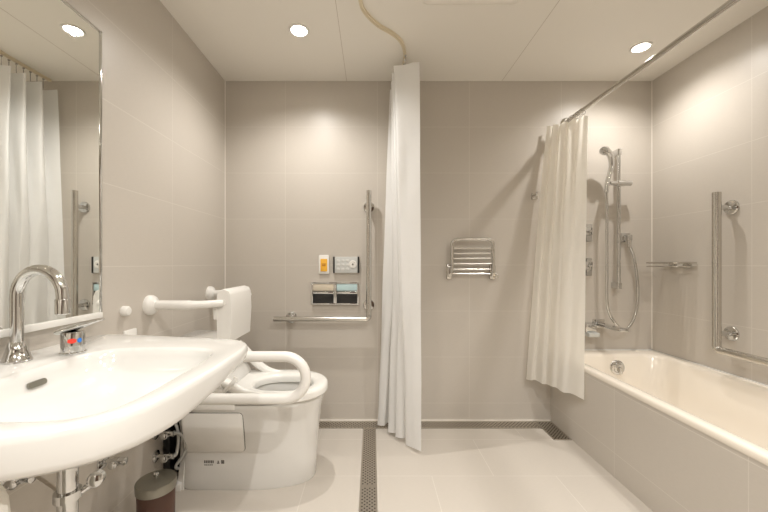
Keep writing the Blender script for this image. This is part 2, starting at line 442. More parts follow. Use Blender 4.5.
stop_valve(1.55, 0.275, 'upper chrome shut-off valve on the wall behind the waste bin', [(XL+0.075, 1.55, 0.275), (-0.85, 1.555, 0.27), (-0.825, 1.56, 0.22), (-0.845, 1.565, 0.17), (-0.88, 1.57, 0.12), (-0.885, 1.60, 0.09)])
stop_valve(1.55, 0.175, 'lower chrome shut-off valve on the wall just below another valve', [(XL+0.075, 1.55, 0.175), (-0.868, 1.555, 0.185), (-0.865, 1.565, 0.26), (-0.885, 1.57, 0.34), (-0.90, 1.62, 0.40)])
stop_valve(1.245, 0.325, 'chrome angle valve on the wall right below the far end of the washbasin')
stop_valve(0.905, 0.475, 'chrome angle valve on the wall at left of the washbasin waste pipe')

# towel
t = thing('hanging_towel', 'white towel hanging at the bottom left edge below the washbasin', 'towel', (-0.64, 0.545, 0.2))
b = NB(); P = []
for z, w in ((0.2, 0.080), (0.3, 0.077), (0.45, 0.070), (0.6, 0.062), (0.65, 0.056), (0.675, 0.04)):
    P.append([V((-0.648+w*math.cos(a)*(1+0.08*math.sin(5*a+z*9)), 0.56+0.028*math.sin(a), z)) for a in [2*PI*k/28 for k in range(28)]])
loft(b, P); obj('cloth', b, 'towel', t)

# ------------------------------------------------------------------ wall bumper
b = NB(); lathe(b, (XL, 1.348, 0.845), (1, 0, 0), [(0, 0.019), (0.002, 0.020), (0.018, 0.019), (0.023, 0.015), (0.025, 0)])
tag(obj('wall_bumper', b, 'plastic', loc=(XL, 1.365, 0.845)), 'small round white bumper stud on the wall between mirror and toilet support arm', 'bumper')

# ------------------------------------------------------------------ backrest
t = thing('toilet_back_support', 'white plastic back support pad on two wall arms above the toilet tank', 'back support', (-0.67, 1.71, 0.67))
b = NB()
prof = [(-0.700, 0.672), (-0.703, 0.80), (-0.702, 0.88), (-0.695, 0.905), (-0.668, 0.913), (-0.645, 0.905), (-0.636, 0.885), (-0.632, 0.80), (-0.640, 0.672)]
rings = []
for y, s in ((1.578, 0.93), (1.583, 0.98), (1.592, 1.0), (1.828, 1.0), (1.838, 0.98), (1.842, 0.93)):
    rings.append([V((-0.67+(x+0.67)*s, y, 0.79+(z-0.79)*(1-(1-s)*0.4))) for x, z in prof])
loft(b, rings); obj('pad', b, 'plastic', t, smooth=50)
b = NB(); lathe(b, (-0.672, 1.578, 0.852), (0, -1, 0), [(-0.002, 0.014), (0.003, 0.014), (0.004, 0.011)]); obj('pivot_cap', b, 'plastic', t)
b = NB(); lathe(b, (-0.648, 1.842, 0.865), (0, 1, 0), [(-0.002, 0.012), (0.006, 0.012), (0.01, 0.006)]); obj('pivot_cap', b, 'plastic', t)
b = NB(); box(b, (-0.715, 1.574, 0.775), (-0.695, 1.60, 0.83), 0.004); obj('latch', b, 'plastic', t)
for y0, y1, z in ((1.505, 1.574, 0.849), (2.06, 1.846, 0.850)):
    a = NB(); lathe(a, (XL, y0, z), (1, 0, 0), [(0, 0.043), (0.012, 0.043), (0.022, 0.038), (0.03, 0.025), (0.034, 0.021)]); fl = obj('wall_flange', a, 'plastic', t)
    P = spline([(XL+0.03, y0, z), (-0.86, y0, z), (-0.80, y0+(y1-y0)*0.03, z), (-0.74, y0+(y1-y0)*0.35, z), (-0.70, y0+(y1-y0)*0.75, z), (-0.672, y1, z)], 6)
    n = len(P); rr = [0.020 if i < n*0.42 else (0.0165 if i > n*0.5 else 0.018) for i in range(n)]
    a = NB(); tube(a, P, rr, 16); obj('arm', a, 'plastic', t)

# ------------------------------------------------------------------ armrest
AY = 1.38; zl, zu = 0.494, 0.661; rr = (zu-zl)/2
t = thing('folding_grab_rail', 'white U-shaped tubular grab rail projecting from the wall beside the toilet', 'grab rail', (XL, AY, 0.44))
P = [V((-0.90, AY, zu)), V((-0.261-rr, AY, zu))]
for k in range(1, 17):
    a = PI/2-PI*k/16; P.append(V((-0.261-rr+rr*math.cos(a), AY, (zl+zu)/2+rr*math.sin(a))))
P.append(V((-0.90, AY, zl)))
b = NB(); tube(b, P, 0.0208, 22); obj('rail', b, 'plastic', t)
b = NB(); box(b, (XL, AY-0.035, 0.44), (XL+0.010, AY+0.035, 0.768), 0.004); box(b, (XL+0.01, AY-0.032, 0.455), (-0.885, AY+0.032, 0.70), 0.012, 3); obj('wall_bracket', b, 'plastic', t)

# ------------------------------------------------------------------ toilet
TY = 1.71
def dring(xb, xf, hw, z, n=72, nf=2.25, sh=1.3, cy=TY):
    xm = max(xf-hw*sh, (xb+xf)/2 if False else xf-hw*sh); out = []
    for k in range(n):
        th = 2*PI*k/n; c_, s_ = math.cos(th), math.sin(th)
        if c_ >= 0: out.append(V((xm+(xf-xm)*abs(c_)**(2/nf), cy+hw*sgnp(s_, 2/nf), z)))
        else: out.append(V((xm-(xm-xb)*abs(c_)**(2/9), cy+hw*sgnp(s_, 2/9), z)))
    return out
t = thing('toilet', 'white ceramic toilet with open seat ring and low tank by the left wall', 'toilet', (-0.58, TY, 0))
prof = [(0.0, -0.868, -0.280, 0.124), (0.01, -0.87, -0.274, 0.129), (0.10, -0.87, -0.270, 0.132), (0.20, -0.868, -0.263, 0.141), (0.28, -0.862, -0.255, 0.153), (0.34, -0.856, -0.248, 0.167), (0.385, -0.852, -0.238, 0.180), (0.40, -0.852, -0.236, 0.182), (0.406, -0.85, -0.24, 0.178)]
def side_hw(z):
    for a, c in zip(prof, prof[1:]):
        if a[0] <= z <= c[0]:
            q = (z-a[0])/(c[0]-a[0]); return a[3]+(c[3]-a[3])*q
    return prof[-1][3]
b = NB()
R = [dring(xb, xf, hw, z, sh=2.6-1.1*min(1, z/0.38)) for z, xb, xf, hw in prof]
def ell(cx, a, bb, z, n=72): return [V((cx+a*math.cos(2*PI*k/n), TY+bb*math.sin(2*PI*k/n), z)) for k in range(n)]
R += [ell(-0.43, 0.165, 0.135, 0.408), ell(-0.43, 0.158, 0.126, 0.395), ell(-0.43, 0.150, 0.118, 0.34), ell(-0.44, 0.115, 0.09, 0.26), ell(-0.46, 0.05, 0.045, 0.20)]
loft(b, R); bowl = obj('bowl', b, 'ceramic', t, smooth=50)
b = NB(); loft(b, [ell(-0.435, 0.125, 0.098, 0.283), ell(-0.435, 0.125, 0.098, 0.285)]); obj('water', b, 'water', t)
# seat ring with horned back
b = NB()
def sring(k, z, dx=0): return dring(-0.70-k*0.0, -0.218-k, 0.190-k, z)
def oring(k, z):
    out = []; cx, a, bb = -0.43, 0.140-k, 0.108-k
    for q in range(72):
        th = 2*PI*q/72; out.append(V((cx+a*sgnp(math.cos(th), 0.85), TY+bb*sgnp(math.sin(th), 0.85), z)))
    return out
loft(b, [sring(0.01, 0.411), sring(0.0, 0.418), sring(0.0, 0.440), sring(0.004, 0.449), sring(0.016, 0.456), oring(-0.02, 0.452), oring(-0.006, 0.446), oring(0.0, 0.437), oring(-0.002, 0.411), sring(0.01, 0.411)], False, False)
obj('seat', b, 'seat', t, smooth=50)
# tank with sloping front
b = NB()
pf = [(-0.955, 0.40), (-0.955, 0.655), (-0.935, 0.672), (-0.765, 0.670), (-0.735, 0.655), (-0.715, 0.615), (-0.695, 0.560), (-0.675, 0.51), (-0.655, 0.478), (-0.645, 0.455), (-0.66, 0.448), (-0.74, 0.44), (-0.80, 0.40)]
rings = []
for y, s in ((TY-0.175, 0.955), (TY-0.170, 0.982), (TY-0.158, 1.0), (TY+0.158, 1.0), (TY+0.170, 0.982), (TY+0.175, 0.955)):
    rings.append([V((-0.80+(x+0.80)*s if x > -0.95 else x, y, 0.53+(z-0.53)*s)) for x, z in pf])
loft(b, rings); obj('tank', b, 'ceramic', t, smooth=50)
# washlet housing
b = NB()
box(b, (-0.80, TY-0.186, 0.408), (-0.60, TY-0.13, 0.452), 0.010, 3); obj('seat_hinge', b, 'plastic', t)
b = NB(); box(b, (-0.80, TY+0.13, 0.408), (-0.60, TY+0.186, 0.452), 0.010, 3)
obj('seat_hinge', b, 'plastic', t)
b = NB(); tube(b, spline([(-0.665, TY-0.165, 0.455), (-0.64, TY-0.17, 0.475), (-0.615, TY-0.17, 0.50), (-0.60, TY-0.165, 0.525)], 5), 0.010, 10)
box(b, (-0.70, TY-0.182, 0.45), (-0.655, TY-0.155, 0.475), 0.005); obj('side_lever', b, 'plastic', t)
# horns curving up at back of the seat
for s in (-1, 1):
    k = 1.0 if s > 0 else 0.55
    P = spline([(-0.715, TY+s*0.150, 0.455+0.15*k), (-0.665, TY+s*0.152, 0.45+0.105*k), (-0.615, TY+s*0.154, 0.445+0.055*k), (-0.56, TY+s*0.156, 0.445+0.015*k), (-0.50, TY+s*0.158, 0.443), (-0.45, TY+s*0.160, 0.440)], 5)
    b = NB(); n = len(P); tube(b, P, [0.024-0.012*(i/(n-1))**2 for i in range(n)], 14); obj('seat_shoulder', b, 'seat', t)
# near side panel, sloped like the body side
def sidemap(u, v, d): return V((u, TY-side_hw(v)-d, v))
def side_plate(b, u0, u1, v0, v1, d0, d1, r, soft=0.0):
    n = 8; ringsz = []
    outl = rrect((u0+u1)/2, (v0+v1)/2, u1-u0, v1-v0, r, 5)
    inn = rrect((u0+u1)/2, (v0+v1)/2, u1-u0-0.008, v1-v0-0.008, max(r-0.004, 0.001), 5)
    loft(b, [[sidemap(u, v, d0) for u, v in outl], [sidemap(u, v, d1-0.002) for u, v in outl], [sidemap(u, v, d1) for u, v in inn]])
b = NB(); side_plate(b, -0.838, -0.567, 0.185, 0.374, -0.012, 0.0025, 0.016); obj('panel_gap_shade', b, 'print', t)  # dark plate peeking out as the shadow line around the panel
b = NB(); side_plate(b, -0.836, -0.569, 0.187, 0.372, -0.010, 0.009, 0.015); obj('side_panel', b, 'plastic', t)
b = NB(); box(b, (-0.848, TY-0.186, 0.386), (-0.60, TY-0.13, 0.412), 0.006); obj('side_ledge', b, 'plastic', t)
b = NB()
for i, w in enumerate((0.006, 0.005, 0.006, 0.005, 0.006, 0.005)): plate(b, (-0.752+0.0075*i, 0.136), w-0.0005, 0.013, 0.0008, 0.001, lambda u, v, d: sidemap(u, v, d))
for i in range(5): plate(b, (-0.752+0.008*i, 0.121), 0.0055, 0.004, 0.0008, 0.0005, lambda u, v, d: sidemap(u, v, d))
plate(b, (-0.692, 0.134), 0.005, 0.014, 0.0008, 0.001, sidemap); plate(b, (-0.692, 0.129), 0.011, 0.004, 0.0008, 0.001, sidemap)
for i in range(2):
    for j in range(3): plate(b, (-0.675+0.007*i, 0.129+0.006*j), 0.006, 0.005, 0.0008, 0.0005, sidemap)
obj('printed_label', b, 'print', t, label='small grey printed lettering and two icons')
b = NB()
P = []
for z, x0, x1 in ((0.0, -0.895, -0.855), (0.03, -0.893, -0.855), (0.05, -0.885, -0.855), (0.12, -0.878, -0.85), (0.25, -0.872, -0.85), (0.36, -0.895, -0.845), (0.405, -0.91, -0.845)):
    P.append([V((x, y, z)) for x, y in ((x0, TY-0.11), (x1, TY-0.125 if z < 0.3 else TY-0.15), (x1, TY+0.12), (x0, TY+0.11))])
loft(b, P); obj('rear_cover', b, 'plastic', t)
b = NB(); tube(b, bend([(XL+0.002, TY-0.02, 0.20), (-0.90, TY-0.02, 0.20), (-0.88, TY-0.02, 0.05)], 0.03), 0.055, 20)
box(b, (XL+0.002, TY-0.11, 0.06), (-0.925, TY+0.1, 0.385), 0.006); obj('connector_and_gap_shade', b, 'black', t, label='black connector with a dark block for the shade between toilet and wall')  # black pipe, plus a black block for the shadowed gap behind it
b = NB(); box(b, (-0.893, TY-0.135, 0.0), (-0.862, TY-0.10, 0.035), 0.004); obj('foot_cap', b, 'plastic', t)

# ------------------------------------------------------------------ waste bin
bx, by = -0.778, 1.262
t = thing('waste_bin', 'small round brown bin with steel lid and knob on the floor beside the toilet', 'bin', (bx, by, 0))
b = NB(); lathe(b, (bx, by, 0), (0, 0, 1), [(0, 0.056), (0.003, 0.058), (0.22, 0.061), (0.222, 0.060)], 40); obj('body', b, 'brown', t)
b = NB(); lathe(b, (bx, by, 0.218), (0, 0, 1), [(0, 0.0625), (0.0, 0.065), (0.028, 0.066), (0.032, 0.064), (0.033, 0.04), (0.035, 0)], 40); ld_ = obj('lid', b, 'lid', t)
b = NB(); lathe(b, (bx, by, 0.252), (0, 0, 1), [(0, 0.005), (0.008, 0.004), (0.010, 0.008), (0.018, 0.009), (0.022, 0.006), (0.023, 0)], 16); obj('knob', b, 'chrome', ld_)

# ------------------------------------------------------------------ back wall fixtures
t = thing('call_button', 'small white emergency call plate with amber button left of the control panel', 'call button', (-0.312, YB, 0.958))
b = NB(); plate(b, (-0.312, 1.021), 0.068, 0.122, 0.014, 0.008, back, 0.003); obj('plate', b, 'plastic', t)
b = NB(); plate(b, (-0.312, 1.016), 0.044, 0.082, 0.018, 0.006, back, 0.002)
bt = obj('button', b, 'yellow', t)
b = NB(); plate(b, (-0.312, 1.024), 0.030, 0.005, 0.019, 0.001, back); plate(b, (-0.312, 1.014), 0.024, 0.010, 0.019, 0.003, back); obj('caption', b, mat('orange_print', (0.55, 0.22, 0.02), 0.5), bt)

t = thing('control_panel', 'grey wall-mounted toilet control panel with black end caps above the paper holder', 'control panel', (-0.166, YB, 0.965))
cxp = -0.167; czp = 1.018
b = NB(); plate(b, (cxp, czp), 0.148, 0.104, 0.022, 0.004, back, 0.002); obj('housing', b, 'plastic_grey', t)
b = NB(); plate(b, (cxp-0.079, czp), 0.010, 0.106, 0.024, 0.003, back); obj('end_cap', b, 'black', t)
b = NB(); plate(b, (cxp+0.079, czp), 0.010, 0.106, 0.024, 0.003, back); obj('end_cap', b, 'black', t)
for i in range(3):
    for j in range(3):
        b = NB(); plate(b, (cxp-0.052+i*0.030, czp+0.027-j*0.027), 0.021, 0.016, 0.024, 0.006, back, 0.001); obj('button', b, 'button_grey', t)
b = NB(); lathe(b, (cxp+0.043, YB-0.02, czp+0.004), (0, -1, 0), [(0, 0.026), (0.004, 0.026), (0.005, 0.024), (0.005, 0.016), (0.003, 0.015), (0.003, 0.009), (0.006, 0.008), (0.006, 0)]); dl = obj('dial', b, 'plastic', t)
b = NB(); lathe(b, (cxp+0.043, YB-0.0255, czp+0.004), (0, -1, 0), [(0, 0.005), (0.002, 0.005)]); obj('dial_mark', b, 'print', dl)

t = thing('paper_holder', 'double chrome toilet paper holder set in the back wall under the control panel', 'toilet paper holder', (-0.238, YB, 0.758))
x0, x1, z0, z1 = -0.392, -0.085, 0.760, 0.906
b = NB()
def frame_box(xa, xb, za, zb_, w=0.010, d=0.022):
    box(b, (xa, YB-d, za), (xb, YB, za+w), 0.002); box(b, (xa, YB-d, zb_-w), (xb, YB, zb_), 0.002)
    box(b, (xa, YB-d, za+w), (xa+w, YB, zb_-w), 0.002); box(b, (xb-w, YB-d, za+w), (xb, YB, zb_-w), 0.002)
xm_ = (x0+x1)/2
frame_box(x0, xm_, z0, z1); frame_box(xm_, x1, z0, z1)
obj('frame', b, 'chrome', t)
for xa, xb, up, lab in ((x0, xm_, 'beige', 'left'), (xm_, x1, 'paleblue', 'right')):
    b = NB(); box(b, (xa+0.010, YB-0.016, z0+0.010), (xb-0.010, YB, z0+0.068), 0.002); obj('roll_cavity', b, 'black', t)
    b = NB(); box(b, (xa+0.010, YB-0.026, z0+0.070), (xb-0.010, YB-0.0, z0+0.086), 0.004); obj('flap', b, 'chrome', t)
    b = NB(); box(b, (xa+0.010, YB-0.019, z0+0.090), (xb-0.010, YB, z1-0.012), 0.004); obj('paper_cover', b, up, t)

def flange(b, p, ax, r=0.036, stand=0.07):
    lathe(b, p, ax, [(0, r), (0.006, r), (0.011, r*0.9), (0.012, r*0.5), (0.013, 0.013), (stand, 0.013)], 28)

# L grab bar on back wall
t = thing('grab_bar', 'L-shaped steel grab bar around the toilet controls on the back wall', 'grab bar', (-0.02, YB, 0.67))
GY = YB-0.075
b = NB(); tube(b, bend([(-0.620, GY, 0.676), (-0.020, GY, 0.676), (-0.020, GY, 1.487)], 0.020, 8), 0.0165, 20); obj('bar', b, 'steel', t)
for x, z in ((-0.525, 0.676), (-0.020, 0.757), (-0.020, 1.392)):
    b = NB(); flange(b, (x, YB, z), (0, -1, 0), 0.037, 0.065); obj('wall_flange', b, 'chrome', t)

# folding wire rack
t = thing('folding_towel_rack', 'small folding steel wire rack on the back wall between the two curtains', 'rack', (0.64, YB, 0.92))
FY = YB-0.045
b = NB()
tube(b, bend([(0.512, FY, 0.965), (0.512, FY, 1.182), (0.775, FY, 1.182), (0.775, FY, 0.965)], 0.036, 8), 0.0095, 14); obj('frame_tube', b, 'steel', t)
for z in (1.125, 1.092, 1.060, 1.025, 0.990):
    b = NB(); tube(b, [(0.512, FY+0.012, z), (0.775, FY+0.012, z)], 0.006, 10); obj('rung', b, 'steel', t)
for x in (0.504, 0.783):
    b = NB(); box(b, (x-0.016, FY-0.002, 0.945), (x+0.008, FY+0.022, 1.01), 0.004); box(b, (x-0.020, FY+0.022, 0.925), (x+0.010, YB, 1.02), 0.003); obj('bracket', b, 'steel', t)
b = NB(); tube(b, [(0.497, FY+0.012, 0.962), (0.795, FY+0.012, 0.962)], 0.006, 10); lathe(b, (0.797, FY, 0.945), (0, -1, 0), [(-0.02, 0.012), (0.006, 0.012), (0.009, 0.008)]); obj('pivot_rod', b, 'steel', t)

# robe hook
t = thing('robe_hook', 'small square steel hook on the back wall just left of the bath curtain', 'hook', (1.055, YB, 1.445))
b = NB(); plate(b, (1.058, 1.463), 0.04, 0.04, 0.01, 0.004, back, 0.002); obj('plate', b, 'steel', t)
b = NB(); tube(b, bend([(1.055, YB-0.008, 1.463), (1.055, YB-0.045, 1.463), (1.055, YB-0.05, 1.485)], 0.008), 0.008, 12); obj('peg', b, 'chrome', t)

# ------------------------------------------------------------------ shower
SX = 1.571
t = thing('shower_slide_bar', 'vertical chrome shower riser rail on the back wall above the bathtub', 'shower rail', (SX, YB, 0.865))
b = NB(); tube(b, [(SX, YB-0.055, 0.875), (SX, YB-0.055, 1.755)], 0.0105, 16)
obj('rail', b, 'chrome', t)
for z in (0.885, 1.735):
    b = NB(); box(b, (SX-0.014, YB-0.066, z-0.02), (SX+0.014, YB, z+0.02), 0.004); obj('end_mount', b, 'chrome', t)
b = NB(); lathe(b, (SX-0.075, YB-0.075, 1.533), (1, 0, 0.0), [(0, 0.010), (0.004, 0.014), (0.045, 0.015), (0.05, 0.020), (0.095, 0.020), (0.10, 0.017), (0.135, 0.017), (0.137, 0.011)], 20); obj('slider', b, 'chrome', t)
t = thing('hand_shower', 'curved chrome hand shower held on the riser rail', 'shower head', (SX-0.055, YB-0.09, 1.5))
b = NB()
hy = YB-0.10
P = spline([(1.463, hy, 1.47), (1.468, hy, 1.53), (1.482, hy, 1.585), (1.494, hy, 1.635), (1.488, hy-0.003, 1.685), (1.470, hy-0.008, 1.715), (1.448, hy-0.014, 1.730)], 6)
n = len(P); tube(b, P, [0.0125+0.009*(i/(n-1))**1.5 for i in range(n)], 16); obj('handle', b, 'chrome', t)
b = NB(); dd = V((-0.55, -0.35, -0.75)).normalized(); lathe(b, V((1.446, hy-0.012, 1.728))-dd*0.010, dd, [(-0.010, 0.0), (-0.008, 0.014), (0, 0.024), (0.014, 0.031), (0.019, 0.030), (0.021, 0.025), (0.021, 0)], 28); obj('head', b, 'chrome', t)
# outlet and hose
ox, oz = 1.648, 1.195
t = thing('hose_outlet', 'square chrome wall outlet feeding the shower hose near the corner', 'shower outlet', (ox, YB, oz-0.03))
b = NB(); plate(b, (ox, oz), 0.055, 0.06, 0.012, 0.004, back, 0.002); obj('plate', b, 'chrome', t)
b = NB(); box(b, (ox-0.014, YB-0.05, oz-0.02), (ox+0.016, YB-0.01, oz+0.015), 0.005); lathe(b, (ox+0.002, YB-0.038, oz-0.015), (0, 0, -1), [(0, 0.012), (0.05, 0.010), (0.052, 0.007)]); obj('elbow', b, 'chrome', t)
b = NB()
P = spline([(1.463, hy, 1.475), (1.465, hy, 1.38), (1.466, hy, 1.1), (1.466, hy, 0.80), (1.484, hy, 0.71), (1.520, hy, 0.652), (1.585, hy+0.02, 0.604), (1.655, hy+0.04, 0.66), (1.698, YB-0.045, 0.77), (1.702, YB-0.04, 0.90), (1.682, YB-0.038, 1.06), (ox+0.002, YB-0.038, 1.145)], 10)
tube(b, P, 0.0078, 12)
tag(obj('shower_hose', b, 'chrome'), 'long looping chrome shower hose hanging from the hand shower to the wall outlet', 'hose')

def control(z, label, hh=0.115):
    cx = 1.388
    t = thing('shower_control', label, 'shower control', (cx, YB, z-hh/2), 'square chrome shower controls beside the bath curtain')
    b = NB(); plate(b, (cx, z), 0.085, hh, 0.008, 0.004, back, 0.002); obj('plate', b, 'chrome', t)
    b = NB(); plate(b, (cx, z+0.008), 0.05, 0.05, 0.045, 0.006, back, 0.003); kb = obj('knob', b, 'chrome', t)
    b = NB(); box(b, (cx-0.006, YB-0.075, z+0.0), (cx+0.006, YB-0.04, z+0.012), 0.003); obj('lever', b, 'chrome', kb)
control(1.225, 'upper square chrome shower control peeking out right of the bath curtain')
control(1.005, 'lower square chrome shower control peeking out right of the bath curtain')
# box mixer
t = thing('bath_mixer', 'boxy chrome bath mixer low on the back wall right of the bath curtain', 'faucet', (1.40, YB, 0.56))
b = NB(); box(b, (1.365, YB-0.05, 0.585), (1.437, YB, 0.645), 0.006); obj('body', b, 'chrome', t)
b = NB(); box(b, (1.372, YB-0.075, 0.56), (1.440, YB-0.015, 0.588), 0.006); obj('tray', b, 'plastic_grey', t)
b = NB(); box(b, (1.39, YB-0.085, 0.62), (1.405, YB-0.045, 0.632), 0.004); obj('lever', b, 'chrome', t)
# spout
t = thing('bath_spout', 'long flat chrome spout projecting over the far end of the bathtub', 'faucet', (1.49, YB, 0.615))
b = NB(); plate(b, (1.475, 0.637), 0.075, 0.055, 0.008, 0.004, back, 0.002); obj('plate', b, 'chrome', t)
b = NB(); box(b, (1.448, YB-0.24, 0.625), (1.502, YB-0.006, 0.645), 0.006, 3); obj('spout', b, 'chrome', t)

# wire shelf on right wall
t = thing('wire_soap_shelf', 'flat chrome wire soap shelf on the right wall above the bathtub', 'shelf', (XR, 2.07, CAM-0.02))
b = NB(); sz = CAM+0.001
xa, xb, ya, yb = 1.705, XR-0.004, 1.966, 2.18
tube(b, bend([(xb, ya, sz), (xa, ya, sz), (xa, yb, sz), (xb, yb, sz)], 0.015), 0.005, 8)
tube(b, bend([(xb, ya, sz-0.022), (xa, ya, sz-0.022), (xa, yb, sz-0.022), (xb, yb, sz-0.022)], 0.015), 0.004, 8)
tube(b, [(xb, ya, sz-0.022), (xb, yb, sz-0.022)], 0.003, 8)
obj('rim', b, 'steel', t)
for i in range(9):
    y = ya+0.018+i*(yb-ya-0.036)/8
    b = NB(); tube(b, [(xb, y, sz-0.022), (xa, y, sz-0.022)], 0.0036, 8); obj('wire', b, 'steel', t)
for y in (ya+0.03, (ya+yb)/2+0.02):
    b = NB(); box(b, (XR-0.012, y, sz-0.030), (XR, y+0.05, sz+0.006), 0.003); obj('wall_mount', b, 'steel', t)

# right wall grab bar
t = thing('grab_bar', 'L-shaped steel grab bar on the right wall above the bathtub', 'grab bar', (XR, 1.78, 0.59))
GX = XR-0.078
b = NB(); tube(b, bend([(GX, 1.775, 1.388), (GX, 1.775, 0.590), (GX, 0.95, 0.590)], 0.022, 8), 0.0185, 22); obj('bar', b, 'steel', t)
for y, z in ((1.775, 1.312), (1.775, 0.672), (1.05, 0.590)):
    b = NB(); flange(b, (XR, y, z), (-1, 0, 0), 0.037, 0.068); obj('wall_flange', b, 'chrome', t)

# ------------------------------------------------------------------ bathtub
TX0, TX1, TY0, TY1 = 1.160, XR-0.001, 0.60, YB-0.001; RZ = 0.463
def trect(x0, x1, y0, y1, r, z, n=8): return [V((x, y, z)) for x, y in rrect((x0+x1)/2, (y0+y1)/2, x1-x0, y1-y0, r, n)]
t = thing('bathtub', 'long cream built-in bathtub along the right wall', 'bathtub', (1.49, 1.44, 0.05))
b = NB()
loft(b, [trect(TX0+0.036, TX1-0.004, TY0+0.02, TY1, 0.004, 0.06), trect(TX0+0.036, TX1-0.004, TY0+0.02, TY1, 0.004, 0.430), trect(TX0+0.004, TX1, TY0, TY1, 0.006, 0.4325), trect(TX0, TX1, TY0, TY1, 0.010, 0.438), trect(TX0, TX1, TY0, TY1, 0.012, RZ-0.010), trect(TX0+0.004, TX1, TY0+0.004, TY1, 0.012, RZ-0.003), trect(TX0+0.012, TX1-0.002, TY0+0.01, TY1-0.002, 0.012, RZ),
         trect(TX0+0.042, TX1-0.036, TY0+0.07, TY1-0.085, 0.10, RZ), trect(TX0+0.052, TX1-0.044, TY0+0.08, TY1-0.095, 0.10, RZ-0.005), trect(TX0+0.062, TX1-0.052, TY0+0.09, TY1-0.105, 0.10, RZ-0.02),
         trect(TX0+0.080, TX1-0.068, TY0+0.12, TY1-0.118, 0.11, RZ-0.18), trect(TX0+0.095, TX1-0.085, TY0+0.17, TY1-0.135, 0.12, 0.14), trect(TX0+0.115, TX1-0.105, TY0+0.20, TY1-0.16, 0.12, 0.11), trect(TX0+0.16, TX1-0.15, TY0+0.26, TY1-0.21, 0.10, 0.10)])
obj('shell', b, 'tub', t, smooth=40)
b = NB(); dd = V((0, -1, 0.08)).normalized(); lathe(b, (1.520, TY1-0.112, 0.383), dd, [(-0.004, 0.044), (0.003, 0.044), (0.007, 0.038), (0.008, 0.030), (0.016, 0.026), (0.018, 0.02), (0.018, 0)], 32); ov = obj('overflow_cover', b, 'chrome', t)
b = NB(); box(b, (1.513, TY1-0.152, 0.352), (1.527, TY1-0.126, 0.392), 0.004); obj('drain_lever', b, 'chrome', ov)
b = NB(); box(b, (TX0+0.01, TY1-0.012, RZ-0.0006), (XR, TY1, RZ+0.006), 0.002); box(b, (XR-0.012, TY0, RZ-0.0006), (XR-0.001, TY1, RZ+0.006), 0.002); obj('sealant_bead', b, 'ceramic', t)

# ------------------------------------------------------------------ floor drains
def grate(name, label, x0, x1, y0, y1, pitch, hole, along_y, seams=()):
    t = thing(name, label, 'floor drain', ((x0+x1)/2, (y0+y1)/2, 0), 'perforated steel floor drain channels')
    b = NB(); box(b, (x0, y0, 0.0), (x1, y1, 0.0012)); obj('channel_shade', b, 'dark', t, smooth=0)  # flat dark strip stands in for the shade below the holes
    b = NB()
    z = 0.0042
    nx = max(1, round((x1-x0-0.012)/pitch)); ny = max(1, round((y1-y0-0.012)/pitch))
    dx, dy = (x1-x0-0.012)/nx, (y1-y0-0.012)/ny
    gx, gy = x0+0.006, y0+0.006
    box(b, (x0, y0, 0.0006), (x0+0.006, y1, z)); box(b, (x1-0.006, y0, 0.0006), (x1, y1, z)); box(b, (x0, y0, 0.0006), (x1, y0+0.006, z)); box(b, (x0, y1-0.006, 0.0006), (x1, y1, z))
    vs = {}
    def vert(i, j):
        if (i, j) not in vs: vs[(i, j)] = b.verts.new((gx+i*dx, gy+j*dy, z))
        return vs[(i, j)]
    for i in range(nx):
        for j in range(ny):
            c = [vert(i, j), vert(i+1, j), vert(i+1, j+1), vert(i, j+1)]
            if (i+j) % 2 == 0 and not any(abs(gy+(j+0.5)*dy-s) < pitch*0.8 for s in seams):
                cx, cy = gx+(i+0.5)*dx, gy+(j+0.5)*dy
                if hole > 0:
                    k = [b.verts.new((cx+sx_*dx*hole, cy+sy_*dy*hole, z)) for sx_, sy_ in ((-1, -1), (1, -1), (1, 1), (-1, 1))]
                    for q in range(4): b.faces.new((c[q], c[(q+1) % 4], k[(q+1) % 4], k[q]))
                    continue
            b.faces.new(c)
    obj('grate', b, 'steel_dark', t, smooth=0)
    return t
grate('floor_drain', 'perforated steel drain grate running along the foot of the back wall', -0.9, 1.055, 2.178, 2.272, 0.0115, 0.34, False)
grate('floor_drain', 'perforated steel drain grate running down the middle of the floor towards the viewer', -0.054, 0.023, 0.3, 2.176, 0.0108, 0.30, True, (1.61,))
grate('floor_drain', 'short dark drain grate beside the foot of the bathtub apron', 1.058, 1.160, 2.035, 2.272, 0.0105, 0.40, True)

# ------------------------------------------------------------------ curtains
def curtain(top, bot, ztf, zbf, nv=60, nsub=14, ease=1.0, wob=0.006, seedp=0.0):
    """a cloth falling from the folded plan line top to the plan line bot"""
    A = spline([(x, y, 0) for x, y in top], nsub); B = spline([(x, y, 0) for x, y in bot], nsub); n = len(A)-1
    bm = NB(); g = []
    for j in range(nv+1):
        v = j/nv; e = v**ease; row = []
        for i in range(n+1):
            u = i/n; p = A[i]*(1-e)+B[i]*e
            k = min(n-1, i); d = ((A[k+1]-A[k])*(1-e)+(B[k+1]-B[k])*e); d = d.normalized() if d.length > 1e-7 else V((1, 0, 0))
            nn = V((-d.y, d.x, 0))
            p = p + nn*(wob*math.sin(v*6.5+u*17+seedp)*math.sin(PI*v)**0.5*math.sin(PI*u) + wob*0.3*math.sin(v*19+u*43+seedp))
            row.append(bm.verts.new((p.x, p.y, ztf(u)*(1-v)+zbf(u)*v)))
        g.append(row)
    for j in range(nv):
        for i in range(n): bm.faces.new((g[j][i], g[j][i+1], g[j+1][i+1], g[j+1][i]))
    return bm
def add_solid(o, th):
    return
    md = o.modifiers.new('thickness', 'SOLIDIFY'); md.thickness = th; md.offset = 0

